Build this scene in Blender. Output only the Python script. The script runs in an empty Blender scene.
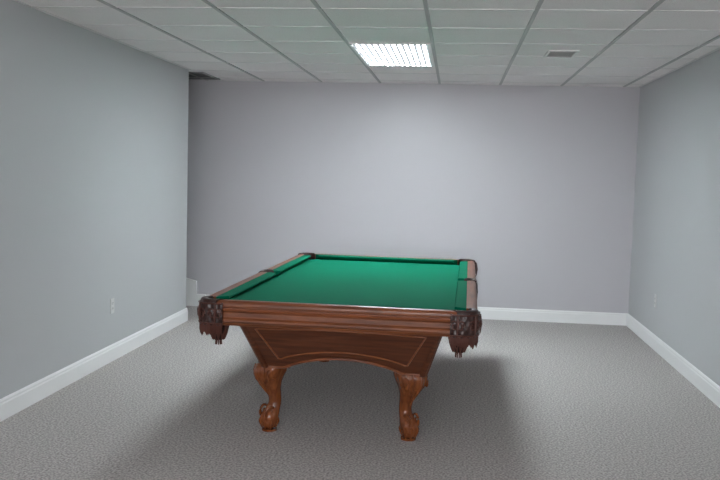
import bpy, bmesh, math, random
from mathutils import Vector, Matrix
random.seed(3)
S=bpy.context.scene
S.view_settings.view_transform='Standard'
S.view_settings.look='None'
S.view_settings.exposure=.36
CZ=1.474; CEIL=2.405; D=8.79; XR=1.794; XL=-2.548; DL=7.887; YB=-3.2; XA=-4.2

# ---------------------------------------------------------------- materials
def mat(name,col,rough=.5,spec=.5,metal=0.,noise=None,bump=None,coat=0.):
    m=bpy.data.materials.new(name); m.use_nodes=True
    n=m.node_tree.nodes; l=m.node_tree.links; b=n['Principled BSDF']
    b.inputs['Base Color'].default_value=(*col,1)
    b.inputs['Roughness'].default_value=rough
    b.inputs['Specular IOR Level'].default_value=spec
    b.inputs['Metallic'].default_value=metal
    b.inputs['Coat Weight'].default_value=coat
    b.inputs['Coat Roughness'].default_value=.15
    tc=n.new('ShaderNodeTexCoord')
    if noise:
        sc,c2,lo,hi=noise
        t=n.new('ShaderNodeTexNoise'); t.inputs['Scale'].default_value=sc; t.inputs['Detail'].default_value=4
        r=n.new('ShaderNodeValToRGB'); r.color_ramp.elements[0].position=lo; r.color_ramp.elements[1].position=hi
        r.color_ramp.elements[0].color=(*c2,1); r.color_ramp.elements[1].color=(*col,1)
        l.new(tc.outputs['Object'],t.inputs['Vector']); l.new(t.outputs['Fac'],r.inputs['Fac']); l.new(r.outputs['Color'],b.inputs['Base Color'])
    if bump:
        sc,st,di=bump
        t=n.new('ShaderNodeTexNoise'); t.inputs['Scale'].default_value=sc; t.inputs['Detail'].default_value=3
        u=n.new('ShaderNodeBump'); u.inputs['Strength'].default_value=st; u.inputs['Distance'].default_value=di
        l.new(tc.outputs['Object'],t.inputs['Vector']); l.new(t.outputs['Fac'],u.inputs['Height']); l.new(u.outputs['Normal'],b.inputs['Normal'])
    return m
def wood(name,axis,c1,c2,rough=.38):
    m=bpy.data.materials.new(name); m.use_nodes=True
    n=m.node_tree.nodes; l=m.node_tree.links; b=n['Principled BSDF']
    b.inputs['Base Color'].default_value=(*c1,1)
    b.inputs['Roughness'].default_value=rough; b.inputs['Coat Weight'].default_value=.12; b.inputs['Coat Roughness'].default_value=.12
    b.inputs['Specular IOR Level'].default_value=.4
    tc=n.new('ShaderNodeTexCoord'); mp=n.new('ShaderNodeMapping')
    s=[28,28,28]; s[axis]=2.2
    mp.inputs['Scale'].default_value=s
    t=n.new('ShaderNodeTexNoise'); t.inputs['Scale'].default_value=1.6; t.inputs['Detail'].default_value=6; t.inputs['Distortion'].default_value=.6
    r=n.new('ShaderNodeValToRGB'); r.color_ramp.elements[0].position=.32; r.color_ramp.elements[1].position=.68
    r.color_ramp.elements[0].color=(*c2,1); r.color_ramp.elements[1].color=(*c1,1)
    l.new(tc.outputs['Object'],mp.inputs['Vector']); l.new(mp.outputs[0],t.inputs['Vector']); l.new(t.outputs['Fac'],r.inputs['Fac']); l.new(r.outputs['Color'],b.inputs['Base Color'])
    return m
M_wall=mat('wall_paint_grey',(.52,.53,.54),.45,.35,bump=(220,.08,.002))
M_wallb=mat('wall_paint_lavender',(.535,.52,.55),.40,.45,bump=(220,.08,.002))
M_trim=mat('trim_white_paint',(.85,.85,.85),.35)
M_tile=mat('acoustic_tile',(.89,.855,.85),.9,.1,noise=(160,(.80,.765,.76),.35,.5),bump=(140,.3,.003))
M_main=mat('grid_main_tee',(.46,.45,.45),.5)
M_cross=mat('grid_cross_tee',(.74,.715,.71),.6)
M_carpet=mat('carpet_speckled',(.60,.565,.545),.95,.05,noise=(85,(.31,.29,.28),.38,.62),bump=(200,.6,.005))
M_felt=mat('green_felt',(.0,.150,.082),.9,.08,noise=(300,(.0,.130,.070),.3,.7))
WC1,WC2=(.25,.078,.028),(.115,.033,.012)
M_woodx=wood('cherry_wood_x',0,WC1,WC2)
M_woody=wood('cherry_wood_y',1,WC1,WC2)
M_woodz=wood('cherry_wood_z',2,(.25,.074,.022),(.11,.030,.009),.22)
M_panel=wood('cherry_panel',0,(.135,.042,.017),(.065,.019,.008),.36)
M_panely=wood('cherry_panel_y',1,(.135,.042,.017),(.065,.019,.008),.36)
M_inlay=wood('panel_molding_wood',0,(.30,.105,.04),(.2,.065,.025),.3)
M_leather=mat('pocket_leather',(.040,.013,.009),.34,.5,noise=(60,(.018,.006,.005),.3,.7),bump=(90,.4,.003))
M_fringe=mat('pocket_fringe',(.075,.024,.016),.5,.4)
M_black=mat('pocket_lining',(.018,.009,.007),.6,.3)
M_pearl=mat('sight_pearl',(.7,.68,.6),.2)
M_plastic=mat('outlet_plastic',(.66,.66,.65),.35)
M_slot=mat('outlet_slot',(.03,.03,.03),.6)
M_vent=mat('vent_white_metal',(.80,.79,.78),.4)
M_ventd=mat('vent_dark',(.38,.38,.38),.7)
M_grille=mat('grille_grey',(.30,.30,.30),.5)

def emis(name,lo,hi):
    m=bpy.data.materials.new(name); m.use_nodes=True
    n=m.node_tree.nodes; l=m.node_tree.links; n.clear()
    o=n.new('ShaderNodeOutputMaterial'); e=n.new('ShaderNodeEmission')
    tc=n.new('ShaderNodeTexCoord'); v=n.new('ShaderNodeTexBrick')
    v.offset=0; v.inputs['Scale'].default_value=1; v.inputs['Mortar Size'].default_value=.014; v.inputs['Mortar Smooth'].default_value=.2
    v.inputs['Brick Width'].default_value=.044; v.inputs['Row Height'].default_value=.10
    v.inputs['Color1'].default_value=(1,1,1,1); v.inputs['Color2'].default_value=(1,1,1,1); v.inputs['Mortar'].default_value=(0,0,0,1)
    mr=n.new('ShaderNodeMapRange'); mr.inputs['To Min'].default_value=lo; mr.inputs['To Max'].default_value=hi
    l.new(tc.outputs['Object'],v.inputs['Vector']); l.new(v.outputs['Color'],mr.inputs['Value'])
    e.inputs['Color'].default_value=(.86,.96,1,1)
    l.new(mr.outputs[0],e.inputs['Strength']); l.new(e.outputs[0],o.inputs['Surface'])
    return m
def emis_plain(name,col,s):
    m=bpy.data.materials.new(name); m.use_nodes=True
    n=m.node_tree.nodes; l=m.node_tree.links; n.clear()
    o=n.new('ShaderNodeOutputMaterial'); e=n.new('ShaderNodeEmission'); e.inputs[0].default_value=(*col,1); e.inputs[1].default_value=s
    l.new(e.outputs[0],o.inputs['Surface']); return m

# ---------------------------------------------------------------- helpers
def obj(name,verts,faces,m,parent=None,smooth=False,bevel=0,ang=35):
    me=bpy.data.meshes.new(name); me.from_pydata([tuple(v) for v in verts],[],faces); me.update()
    bm=bmesh.new(); bm.from_mesh(me); bmesh.ops.recalc_face_normals(bm,faces=bm.faces); bm.to_mesh(me); bm.free()
    o=bpy.data.objects.new(name,me); S.collection.objects.link(o); me.materials.append(m)
    if parent: o.parent=parent
    if smooth:
        for p in me.polygons: p.use_smooth=True
        mod=o.modifiers.new('es','EDGE_SPLIT'); mod.split_angle=math.radians(ang)
    if bevel:
        b=o.modifiers.new('bev','BEVEL'); b.width=bevel; b.segments=2; b.limit_method='ANGLE'
    return o
class MB:
    def __init__(s): s.v=[]; s.f=[]
    def add(s,v,f):
        k=len(s.v); s.v+= [tuple(a) for a in v]; s.f+=[tuple(i+k for i in q) for q in f]
    def box(s,a,b):
        x0,y0,z0=a;x1,y1,z1=b
        s.add([(x0,y0,z0),(x1,y0,z0),(x1,y1,z0),(x0,y1,z0),(x0,y0,z1),(x1,y0,z1),(x1,y1,z1),(x0,y1,z1)],
              [(0,3,2,1),(4,5,6,7),(0,1,5,4),(1,2,6,5),(2,3,7,6),(3,0,4,7)])
    def prism(s,poly,z0,z1):
        n=len(poly)
        s.add([(x,y,z0) for x,y in poly]+[(x,y,z1) for x,y in poly],
              [tuple(range(n))[::-1],tuple(range(n,2*n))]+[(i,(i+1)%n,n+(i+1)%n,n+i) for i in range(n)])
    def loft(s,rings,cap=True,closed=True):
        n=len(rings[0]); k=len(rings); v=[p for r in rings for p in r]; f=[]
        for j in range(k-1):
            for i in range(n if closed else n-1):
                a=j*n+i;b=j*n+(i+1)%n; f.append((a,b,b+n,a+n))
        if cap: f+= [tuple(range(n))[::-1],tuple(range((k-1)*n,k*n))]
        s.add(v,f)
    def tube(s,pts,rad,n=8):
        pts=[Vector(p) for p in pts]; rings=[]
        if not isinstance(rad,(list,tuple)): rad=[rad]*len(pts)
        for i,p in enumerate(pts):
            t=(pts[min(i+1,len(pts)-1)]-pts[max(i-1,0)]).normalized()
            up=Vector((0,0,1)) if abs(t.z)<.9 else Vector((0,1,0))
            a=t.cross(up).normalized(); b=t.cross(a)
            rings.append([p+rad[i]*(a*math.cos(q*2*math.pi/n)+b*math.sin(q*2*math.pi/n)) for q in range(n)])
        s.loft(rings)
    def sphere(s,c,r,n=16,m=10,sc=(1,1,1)):
        rings=[[(c[0]+sc[0]*r*math.sin(math.pi*(j+.001)/(m+.002))*math.cos(2*math.pi*i/n),c[1]+sc[1]*r*math.sin(math.pi*(j+.001)/(m+.002))*math.sin(2*math.pi*i/n),c[2]+sc[2]*r*math.cos(math.pi*j/m)) for i in range(n)] for j in range(m+1)]
        s.loft(rings)
    def make(s,name,m,parent=None,**k): return obj(name,s.v,s.f,m,parent,**k)
def empty(name,loc=(0,0,0),rz=0):
    e=bpy.data.objects.new(name,None); S.collection.objects.link(e); e.location=loc; e.rotation_euler=(0,0,rz); e.empty_display_size=.1
    return e
def box(name,a,b,m,parent=None,bevel=0):
    q=MB(); q.box(a,b); return q.make(name,m,parent,bevel=bevel)

# ---------------------------------------------------------------- room
box('floor',(XA-.1,YB-.1,-.1),(XR+.1,D+.1,0),M_carpet)
ceiling=box('ceiling',(XA-.1,YB-.1,CEIL),(XR+.1,D+.1,CEIL+.1),M_tile)
box('wall_back',(XA,D,0),(XR,D+.1,CEIL),M_wallb)
box('wall_right',(XR,YB,0),(XR+.1,D+.1,CEIL),M_wall)
box('wall_left',(XL-.14,YB,0),(XL,DL,CEIL),M_wall)
# front wall (behind the photographer) with an opening for an added window-shaped fill light
q=MB(); WX0,WX1,WZ0,WZ1=-2.1,1.3,.75,2.15
q.box((XL-.14,YB-.1,0),(WX0,YB,CEIL)); q.box((WX1,YB-.1,0),(XR+.1,YB,CEIL)); q.box((WX0,YB-.1,0),(WX1,YB,WZ0)); q.box((WX0,YB-.1,WZ1),(WX1,YB,CEIL))
q.make('wall_front',M_wall)
we=empty('added_fill_window',((WX0+WX1)/2,YB-.05,(WZ0+WZ1)/2))  # made-up window, out of view, added to brighten ceiling and walls
a=(WX1-WX0)/2; b=(WZ1-WZ0)/2
q=MB(); q.box((-a,-.02,-b),(a,-.01,b)); q.make('fill_glow_panel',emis_plain('fill_glow',(1,.965,.985),9.5),we)  # emissive fill panel set in the added window
q=MB()
for x in (-a,-a/3,a/3,a): q.box((x-.03 if x>-a else x,-.01,-b),(x+.03 if x<a else x,.04,b))
q.box((-a,-.009,-b),(a,.039,-b+.05)); q.box((-a,-.009,b-.05),(a,.039,b)); q.make('fill_window_sash',M_trim,we)
box('wall_alcove_side',(XA-.1,DL-1.0,0),(XA,D+.1,CEIL),M_wall)
box('wall_alcove_front',(XA,DL-1.1,0),(XL-.14,DL-1.0,CEIL),M_wall)
def baseboard(name,path_a,path_b,nrm,h=.125):
    prof=[(0,0),(.016,0),(.016,h-.03),(.012,h-.022),(.012,h-.012),(.005,h),(0,h)]
    a=Vector((*path_a,0));b=Vector((*path_b,0));n=Vector((*nrm,0))
    q=MB(); q.loft([[a+n*u+Vector((0,0,z)) for u,z in prof],[b+n*u+Vector((0,0,z)) for u,z in prof]]); return q.make(name,M_trim)
baseboard('baseboard_back',(-2.62,D),(XR,D),(0,-1))
baseboard('baseboard_right',(XR,YB),(XR,D-.016),(-1,0))
baseboard('baseboard_left',(XL,YB),(XL,DL+.016),(1,0))
baseboard('baseboard_left_return',(XL-.14,DL),(XL,DL),(0,1))
baseboard('baseboard_front',(XL+.016,YB),(XR-.016,YB),(0,1))
# ceiling grid
q=MB()
for k in range(-6,6):
    X=-.8074+.61*k
    if X<XR: q.box((X-.012,YB if X>XL else DL-1.0,CEIL-.006),(X+.012,D,CEIL+.001))
q.make('main_tees',M_main,ceiling)
q=MB()
for m in range(-17,6):
    Y=6.0895+.61*m
    if YB<Y<D:
        q.box((XL if Y<DL-1 else XA,Y-.011,CEIL-.004),(XR,Y+.011,CEIL+.001))
q.make('cross_tees',M_cross,ceiling)
q=MB(); q.box((XL,D-.022,CEIL-.004),(XR,D,CEIL)); q.box((XR-.022,YB,CEIL-.004),(XR,D,CEIL)); q.box((XL,YB,CEIL-.004),(XL+.022,DL,CEIL)); q.make('wall_angle',M_cross,ceiling)

def troffer(x0,y0,w,l,lo,hi):
    e=empty('ceiling_light',(x0+w/2,y0+l/2,CEIL))
    f=MB(); t=.022; z0=-.014; z1=.0
    a=w/2-.012;b=l/2-.012
    f.box((-a,-b,z0),(-a+t,b,z1)); f.box((a-t,-b,z0),(a,b,z1)); f.box((-a+t,-b,z0),(a-t,-b+t,z1)); f.box((-a+t,b-t,z0),(a-t,b,z1))
    f.make('frame',M_vent,e)
    p=MB(); p.box((-a+t,-b+t,-.008),(a-t,b-t,-.002)); p.make('prismatic_lens',emis('lens_glow',lo,hi),e)
    return e
troffer(-.8074,6.0895,.61,1.22,.5,86)
troffer(-.8074,6.0895-.61*11,.61,1.22,.5,86)

def register(name,x0,y0,w,l,slat,back,n):
    e=empty(name,(x0+w/2,y0+l/2,CEIL))
    f=MB(); a=w/2;b=l/2;t=.018
    f.box((-a,-b,-.012),(-a+t,b,0)); f.box((a-t,-b,-.012),(a,b,0)); f.box((-a+t,-b,-.012),(a-t,-b+t,0)); f.box((-a+t,b-t,-.012),(a-t,b,0))
    for i in range(n):
        y=-b+t+(i+.5)*(l-2*t)/n; h=(l-2*t)/n*.36
        f.add([(-a+t,y-h,-.010),(a-t,y-h,-.010),(a-t,y+h,-.003),(-a+t,y+h,-.003),(-a+t,y-h,-.008),(a-t,y-h,-.008),(a-t,y+h,-.001),(-a+t,y+h,-.001)],[(0,1,2,3),(7,6,5,4),(0,4,5,1),(2,6,7,3)])
    f.make('louvers',slat,e)
    g=MB(); g.box((-a+.005,-b+.005,-.002),(a-.005,b-.005,0)); g.make('duct_opening',back,e)
register('ceiling_vent',.635,6.36,.22,.34,M_vent,M_ventd,7)
register('return_air_grille',-2.82,8.06,.36,.60,M_grille,M_slot,9)

def outlet(loc,rz):
    e=empty('wall_outlet',loc,rz)
    q=MB(); q.box((-.035,-.006,-.058),(.035,0,.058)); q.make('cover_plate',M_plastic,e,bevel=.003)
    q=MB()
    for s in (-1,1):
        c=[( .017*math.cos(t*math.pi/8)*1.0, .0145*math.sin(t*math.pi/8)+s*.021) for t in range(16)]
        q.loft([[(x,-.005,z) for x,z in c],[(x,-.0085,z) for x,z in c]])
    q.make('receptacles',M_plastic,e)
    q=MB()
    for s in (-1,1):
        for x in (-.006,.006): q.box((x-.001,-.0092,s*.021-.001),(x+.001,-.008,s*.021+.008))
        q.box((-.002,-.0092,s*.021-.009),(.002,-.008,s*.021-.005))
    q.make('slots',M_slot,e)
outlet((XL,6.10,.42),math.pi/2)
outlet((XR,7.66,.42),-math.pi/2)

# stairs in the alcove
st=empty('staircase',(0,0,0))
q=MB()
for i in range(5):
    q.box((XA,DL-.99,.18*i),(-2.92-.25*i,D-.03,.18*(i+1)))
q.make('steps',M_carpet,st)
q=MB(); pts=[(-2.62,0),(-2.62,.13),(-2.72,.13),(-2.72,.27),(-2.84,.30),(XA,1.34),(XA,0)]
n=len(pts); q.add([(x,D-.028,z) for x,z in pts]+[(x,D-.0005,z) for x,z in pts],[tuple(range(n)),tuple(range(n,2*n))[::-1]]+[(i,(i+1)%n,n+(i+1)%n,n+i) for i in range(n)])
q.make('skirt_board',M_trim,st)

# ---------------------------------------------------------------- pool table
W=1.437; L=2.70; TH=-.0163
near=Vector((-1.302,4.2137)); e1=Vector((math.cos(TH),math.sin(TH))); e2=Vector((-math.sin(TH),math.cos(TH)))
c=near+e1*W/2+e2*L/2
T=empty('pool_table',(c.x,c.y,0),TH)
P=math.pi
hw,hl=W/2,L/2; RW=.120; WD=.060
px,py=hw-RW,hl-RW
cc=(px+.030,py+.030); R0=.058
sc_=(px+.048,0); RS=.050
ex,ey=px+.03,py+.03
def arc(cx,cy,r,a0,a1,n=12): return [(cx+r*math.cos(a0+(a1-a0)*i/n),cy+r*math.sin(a0+(a1-a0)*i/n)) for i in range(n+1)]
poly=[]
poly+= [(ex,RS)]+arc(cc[0],cc[1],R0,-P/2,-P)
poly+= arc(-cc[0],cc[1],R0,0,-P/2)
poly+= [(-ex,RS)]+[(-sc_[0]+RS*math.cos(a),RS*math.sin(a)) for a in [P/2-i*P/12 for i in range(13)]]+[(-ex,-RS)]
poly+= arc(-cc[0],-cc[1],R0,P/2,0)
poly+= arc(cc[0],-cc[1],R0,P,P/2)
poly+= [(ex,-RS)]+[(sc_[0]-RS*math.cos(a),-RS*math.sin(a)) for a in [P/2-i*P/12 for i in range(13)]]
q=MB(); q.prism(poly,.735,.762); q.make('bed_cloth',M_felt,T)
wp=[(WD,.795),(WD-.004,.799),(.022,.800),(.010,.797),(.003,.789),(0,.778),(.002,.768),(.009,.763),(.009,.758),(.004,.753),(.006,.747),(.014,.742),(.018,.737),(.018,.712),(.010,.708),(.004,.702),(.004,.692),(.012,.685),(.022,.680),(.026,.672),(.034,.666),(WD,.666)]
def sweep(prof,f,outer,inner):
    def ends(k): return [f(u,outer[k]+(inner[k]-outer[k])*u/RW,z) for u,z in prof]
    q=MB(); q.loft([ends(0),ends(1)]); return q
cp=[(WD-.002,.797),(WD+.02,.7985),(RW-.004,.797),(RW,.790),(RW-.004,.782),(WD+.02,.757),(WD-.002,.757)]
cg=.100
specs=[]
def fy(s): return lambda u,t,z:(t,s*(hl-u),z)
def fx(s): return lambda u,t,z:(s*(hw-u),t,z)
for s in (-1,1):
    specs.append((fy(s),(-hw+cg,hw-cg),(-px+.058,px-.058),M_woodx))
for s in (-1,1):
    specs.append((fx(s),(-hl+cg,-.050),(-py+.058,-.064),M_woody))
    specs.append((fx(s),(.050,hl-cg),(.064,py-.058),M_woody))
for k,(f,o,n_,m) in enumerate(specs):
    sweep(wp,f,o,n_).make('rail_%d'%(k+1),m,T,smooth=True)
    sweep(cp,f,o,n_).make('cushion_%d'%(k+1),M_felt,T,smooth=True)
q=MB()
def sight(x,y): q.add([(x-.005,y,.8004),(x,y-.005,.8004),(x+.005,y,.8004),(x,y+.005,.8004)],[(0,1,2,3)])
for s in (-1,1):
    for k in (-1,0,1): sight(k*px/2,s*(hl-.036))
    for k in (-3,-2,-1,1,2,3): sight(s*(hw-.036),k*py/4)
q.make('sights',M_pearl,T)
def basket(t,cx,cy,R,dep,name):
    b=MB(); rings=[]
    def rad(v): return (R+.003)*max(.12,math.cos(v*1.35))**.55
    for j in range(11):
        v=j/10; r=rad(v)
        rings.append([t((cx+r*math.cos(a*P/12),cy+r*math.sin(a*P/12),.757-dep*v)) for a in range(24)])
    b.loft(rings,cap=False); b.add(rings[-1],[tuple(range(24))])
    b.make(name,M_black,T,smooth=True)
    n=MB()
    for a in range(12):
        for tw in (-1,1):
            pts=[]
            for j in range(9):
                v=.18+.82*j/8; r=rad(v)+.003; an=a*P/6+tw*v*.8
                pts.append(t((cx+r*math.cos(an),cy+r*math.sin(an),.757-dep*v)))
            n.tube(pts,.0038,5)
    for a in range(10):
        an=a*P/5
        n.tube([t((cx+.014*math.cos(an),cy+.014*math.sin(an),.757-dep)),t((cx+.016*math.cos(an),cy+.016*math.sin(an),.757-dep-.028))],[.004,.003],5)
    n.make(name+'_straps',M_fringe,T,smooth=True)
def corner_pocket(sx,sy,idx):
    def t(p): return (sx*p[0],sy*p[1],p[2])
    g=MB()
    ro=.075
    outer=[(hw-cg,hl+.002)]+[(hw+.002-ro+ro*math.cos(a),hl+.002-ro+ro*math.sin(a)) for a in [P/2-i*P/2/12 for i in range(13)]]+[(hw+.002,hl-cg)]
    n=len(outer)
    a0=P*.5+.75; a1=-.75
    inner=[(cc[0]+R0*math.cos(a0+(a1-a0)*i/(n-1)),cc[1]+R0*math.sin(a0+(a1-a0)*i/(n-1))) for i in range(n)]
    prof=[(0,.70),(0,.796),(.12,.803),(.5,.806),(.88,.803),(1,.796),(1,.668),(.9,.668)]
    rings=[]
    for (ox,oy),(ix,iy) in zip(outer,inner):
        rings.append([t((ix+(ox-ix)*w,iy+(oy-iy)*w,z)) for w,z in prof])
    g.loft(rings)
    g.make('pocket_leather_%d'%idx,M_leather,T,smooth=True,ang=50)
    h=MB(); N=60; rr=.075; off=.004
    ctr=(hw-rr+off,hl-rr+off)
    path=[]; ext=.065
    for i in range(N+1):
        u=i/N
        Lc=rr*P/2; tot=Lc+2*ext; d=u*tot
        if d<ext: x=ctr[0]-(ext-d); y=ctr[1]+rr; nx,ny=0,1
        elif d>ext+Lc: x=ctr[0]+rr; y=ctr[1]-(d-ext-Lc); nx,ny=1,0
        else:
            a=P/2-(d-ext)/rr; x=ctr[0]+rr*math.cos(a); y=ctr[1]+rr*math.sin(a); nx,ny=math.cos(a),math.sin(a)
        path.append((x,y,nx,ny,u))
    def hem(u): return .672-.010*abs(math.sin(u*P*7))
    rings=[]
    for x,y,nx,ny,u in path:
        zb=hem(u); zt=.790-.006*abs(math.sin(u*P*5)); cols=[]
        for k in range(11):
            v=k/10; z=zt+(zb-zt)*v
            bul=.006*math.sin(P*v)+.0045*math.sin(u*P*14)*math.sin(v*P*4)
            cols.append((x+nx*bul,y+ny*bul,z))
        back=[(x-nx*.006,y-ny*.006,zb),(x-nx*.006,y-ny*.006,zt)]
        rings.append([t(c_) for c_ in cols+back])
    h.loft(rings)
    h.make('pocket_shield_%d'%idx,M_leather,T,smooth=True,ang=60)
    em=MB()
    for cu in (.16,.5,.84):
        k=int(cu*N); x,y,nx,ny,_=path[k]
        def on(du,dz,o):
            kk=max(0,min(N,k+int(round(du/(rr*P/2+2*ext)*N)))); X,Y,NX,NY,_=path[kk]
            return t((X+NX*o,Y+NY*o,.730+dz))
        for hand in (-1,1):
            pts=[on(hand*(.016+.020*(1-j/26)*math.cos(j*.42)),.030*(1-j/26)*math.sin(j*.42),.011) for j in range(20)]
            em.tube(pts,.0034,6)
        em.tube([on(0,.05,.010),on(0,0,.013),on(0,-.05,.011)],[.003,.008,.002],6)
    for z in (.783,.680):
        em.tube([t((x+nx*.005,y+ny*.005,z)) for x,y,nx,ny,u in path],.004,6)
    em.make('shield_embossing_%d'%idx,M_fringe,T,smooth=True)
    fr=MB()
    for i in range(1,N):
        x,y,nx,ny,u=path[i]; zb=hem(u)
        ln=.036+.012*math.sin(u*P*5)**2+random.uniform(-.005,.005)
        jx=random.uniform(-.002,.002)
        fr.tube([t((x,y,zb+.01)),t((x-nx*.002+jx,y-ny*.002,zb-ln*.5)),t((x-nx*.005,y-ny*.005+jx,zb-ln))],[.0028,.0034,.0018],5)
    fr.make('fringe_%d'%idx,M_fringe,T)
    basket(t,cc[0],cc[1],R0,.175,'pocket_basket_%d'%idx)
k=1
for sx in (-1,1):
    for sy in (-1,1): corner_pocket(sx,sy,k); k+=1
for sx in (-1,1):
    def t(p,sx=sx): return (sx*p[0],p[1],p[2])
    i_=1 if sx<0 else 2
    g=MB(); n=17; rings=[]
    for i in range(n):
        a=-P/2-.1+(P+.2)*i/(n-1)
        ix,iy=sc_[0]+RS*math.cos(a),RS*math.sin(a)
        ox=hw+.003; oy=-.056+.112*i/(n-1)
        prof=[(0,.70),(0,.796),(.15,.803),(.5,.805),(.85,.803),(1,.796),(1,.668),(.9,.668)]
        rings.append([t((ix+(ox-ix)*w,iy+(oy-iy)*w,z)) for w,z in prof])
    g.loft(rings); g.make('side_pocket_leather_%d'%i_,M_leather,T,smooth=True,ang=50)
    h=MB(); rings=[]; fr=MB()
    for i in range(25):
        u=i/24; y=-.085+.17*u
        zb=.672-.010*abs(math.sin(u*P*5))
        rings.append([t((hw+.006+.006*math.sin(P*v_/8)+.003*math.sin(u*P*8)*math.sin(v_/8*P*3),y,.79+(zb-.79)*v_/8)) for v_ in range(9)]+[t((hw+.001,y,zb)),t((hw+.001,y,.79))])
        if 0<i<24: fr.tube([t((hw+.004,y,zb+.01)),t((hw,y,zb-.038))],.003,5)
    h.loft(rings); h.make('side_pocket_shield_%d'%i_,M_leather,T,smooth=True,ang=60)
    fr.make('side_fringe_%d'%i_,M_fringe,T)
    basket(t,sc_[0],0,RS,.165,'side_basket_%d'%i_)

# cabinet : sloping panels with arched lower edge
ctw,ctl,cbw,cbl=.545,1.19,.450,.985; zt,zb=.668,.385
def panel(name,A,B,C,Dn,arch,m,nrm,seg=40):
    A,B,C,Dn=[Vector(v) for v in (A,B,C,Dn)]; nrm=Vector(nrm).normalized()
    def bot(u):
        s=min(1,max(0,(u-.14)/.72)); w=math.sin(P*s)**.8 if 0<s<1 else 0
        return arch*w
    q=MB(); rings=[]
    for i in range(seg+1):
        u=i/seg; a=A.lerp(B,u); d=C.lerp(Dn,u); d2=d.lerp(a,bot(u))
        rings.append([a,a.lerp(d2,.5),d2,d2-nrm*.022,a-nrm*.022])
    q.loft(rings); q.make(name,m,T)
    def pt(u,v,o):
        a=A.lerp(B,u); d=C.lerp(Dn,u); d2=d.lerp(a,bot(u)); return d2.lerp(a,v)+nrm*o
    path=[pt(.12+.76*i/seg,.20,.001) for i in range(seg+1)]+[pt(.93-.86*i/seg,.86,.001) for i in range(seg+1)]
    path.append(path[0]); path.append(path[1])
    mm=M_woodx if abs(nrm.y)>abs(nrm.x) else M_woody
    g=MB(); g.tube(path,.0048,6); g.make(name+'_molding',M_inlay,T,smooth=True,ang=60)
    e=[pt(i/seg,.0,.002) for i in range(seg+1)]
    g=MB(); g.tube(e,.008,8); g.make(name+'_edge_bead',mm,T,smooth=True,ang=60)
for s,nm in ((-1,'near'),(1,'far')):
    panel('cabinet_end_'+nm,(-ctw,s*ctl,zt),(ctw,s*ctl,zt),(-cbw,s*cbl,zb),(cbw,s*cbl,zb),.27,M_panel,(0,s*(zt-zb),-(ctl-cbl)))
for s,nm in ((-1,'left'),(1,'right')):
    panel('cabinet_side_'+nm,(s*ctw,-ctl,zt),(s*ctw,ctl,zt),(s*cbw,-cbl,zb),(s*cbw,cbl,zb),.25,M_panely,(s*(zt-zb),0,-(ctw-cbw)))
q=MB(); q.box((-ctw-.01,-ctl-.01,.655),(ctw+.01,ctl+.01,.690)); q.make('cabinet_frame',M_woodx,T,bevel=.006)
q=MB(); q.box((-hw+.155,-hl+.155,.690),(hw-.155,hl-.155,.735)); q.make('slate',M_ventd,T)
q=MB()
for sx in (-1,1):
    for sy in (-1,1):
        def sq(x,y,z,r): return [(x+r*math.cos(a*P/4+P/8),y+r*math.sin(a*P/4+P/8),z) for a in range(8)]
        q.loft([sq(sx*(cbw-.012),sy*(cbl-.012),zb-.010,.024),sq(sx*(ctw-.012),sy*(ctl-.012),zt,.020)])
q.make('corner_posts',M_panel,T)
q=MB(); 
for sx in (-1,1):
    for sy in (-1,1):
        q.box((sx*.37-.06,sy*.90-.05,.37),(sx*.37+.06,sy*.90+.05,.60))
q.make('leg_blocks',M_panel,T)
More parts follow.
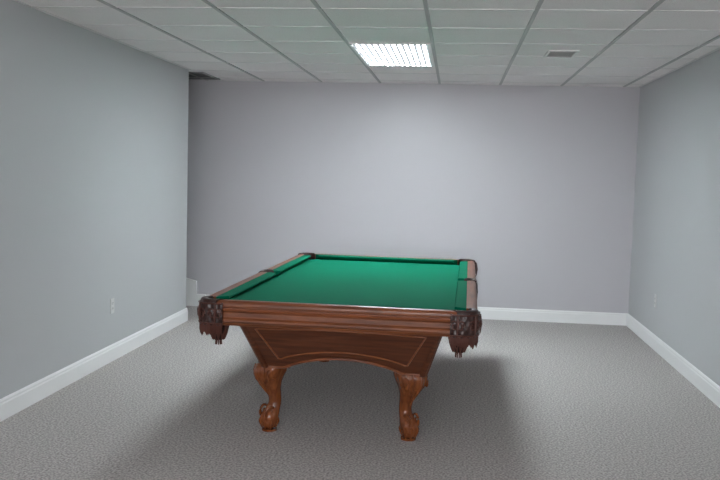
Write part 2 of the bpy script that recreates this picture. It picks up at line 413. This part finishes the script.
# legs : cabriole with claw foot
def leg(sx,sy,idx):
    bx,by=sx*.390-.030,sy*.905
    dx,dy=sx/math.sqrt(2),sy/math.sqrt(2)
    ex_,ey_=-dy,dx
    K=.94
    prof=[(.392,.000,.092,.090),(.375,.006,.100,.095),(.350,.014,.099,.093),(.320,.018,.088,.082),(.285,.010,.069,.064),(.250,-.004,.053,.050),(.215,-.018,.044,.042),(.185,-.026,.039,.038),(.155,-.026,.038,.038),(.130,-.014,.043,.043),(.108,.002,.053,.050),(.085,.012,.058,.056),(.06,.014,.053,.053)]
    def at(o,c_,z): return (bx+K*(dx*o+ex_*c_),by+K*(dy*o+ey_*c_),z)
    g=MB(); n=30; rings=[]
    fine=[]
    for j in range(len(prof)-1):
        for s in range(3):
            w=s/3
            fine.append([prof[j][k]+(prof[j+1][k]-prof[j][k])*w for k in range(4)])
    fine.append(list(prof[-1]))
    for it in range(2):
        fine=[fine[0]]+[[(fine[i-1][k]+2*fine[i][k]+fine[i+1][k])/4 for k in range(4)] for i in range(1,len(fine)-1)]+[fine[-1]]
    for z,o,ra,rb in fine:
        ring=[]
        for i in range(n):
            a=2*P*i/n
            kz=max(0,min(1,(z-.22)/.12))
            flute=1+.07*kz*math.cos(5*a)
            ring.append(at(o+ra*flute*math.cos(a),rb*flute*math.sin(a),z))
        rings.append(ring)
    g.loft(rings)
    g.make('leg_%d'%idx,M_woodz,T,smooth=True,ang=70)
    h=MB()
    h.sphere(at(.016,0,.052),.047,sc=(1,1,.95))
    h.loft([[at(.010+.046*math.cos(a*P/8),.046*math.sin(a*P/8),z) for a in range(16)] for z in (0,.012)])
    for a in (-1.25,-.42,.42,1.25,2.5,-2.5):
        pts=[];rad=[]
        for j in range(9):
            th=.25+j*.27
            r=.050
            pts.append(at(.014+math.cos(a)*r*math.sin(th)*1.06,math.sin(a)*r*math.sin(th)*1.06,.056+r*math.cos(th)*1.05)); rad.append(.0125-.0009*j+(.002 if j in(2,5) else 0))
        h.tube(pts,rad,8)
    for hand in (-1,1):
        for (o0,z0,r0,cr,w) in ((.024,.112,.038,.042,.0085),(.036,.335,.044,.086,.009)):
            pts=[];rad=[]
            for j in range(22):
                a=-.8+j*.42; r=r0*(1-j/25)
                pts.append(at(o0+r*math.cos(a),hand*(cr-.012*abs(math.cos(a))),z0+r*math.sin(a))); rad.append(w*(1-j/40))
            h.tube(pts,rad,7)
    pts=[at(.100,0,.385),at(.112,0,.355),at(.104,0,.315),at(.080,0,.28),at(.052,0,.245),at(.026,0,.21)]
    h.tube(pts,[.006,.012,.013,.010,.008,.003],8)
    for hand in (-1,1):
        pts=[at(.086,hand*.048,.385),at(.092,hand*.050,.35),at(.078,hand*.042,.31),at(.054,hand*.028,.27),at(.034,hand*.014,.23)]
        h.tube(pts,[.004,.010,.010,.007,.003],8)
    h.make('claw_foot_%d'%idx,M_woodz,T,smooth=True,ang=70)
k=1
for sx in (-1,1):
    for sy in (-1,1): leg(sx,sy,k); k+=1

# ---------------------------------------------------------------- camera & world
yaw,pitch,roll=.1101,.0790,.0278
cy,sy=math.cos(yaw),math.sin(yaw)
f=Vector((-sy*math.cos(pitch),cy*math.cos(pitch),-math.sin(pitch))); r=Vector((cy,sy,0)); u=r.cross(f)
r2=r*math.cos(roll)+u*math.sin(roll); u2=-r*math.sin(roll)+u*math.cos(roll)
cam=bpy.data.cameras.new('camera'); co=bpy.data.objects.new('camera',cam); S.collection.objects.link(co)
cam.sensor_width=36; cam.lens=846.98/720*36; cam.clip_start=.05
co.matrix_world=Matrix(((r2.x,u2.x,-f.x,0),(r2.y,u2.y,-f.y,0),(r2.z,u2.z,-f.z,CZ),(0,0,0,1)))
S.camera=co
w=bpy.data.worlds.new('world'); S.world=w; w.use_nodes=True
w.node_tree.nodes['Background'].inputs[0].default_value=(.5,.5,.55,1); w.node_tree.nodes['Background'].inputs[1].default_value=.1
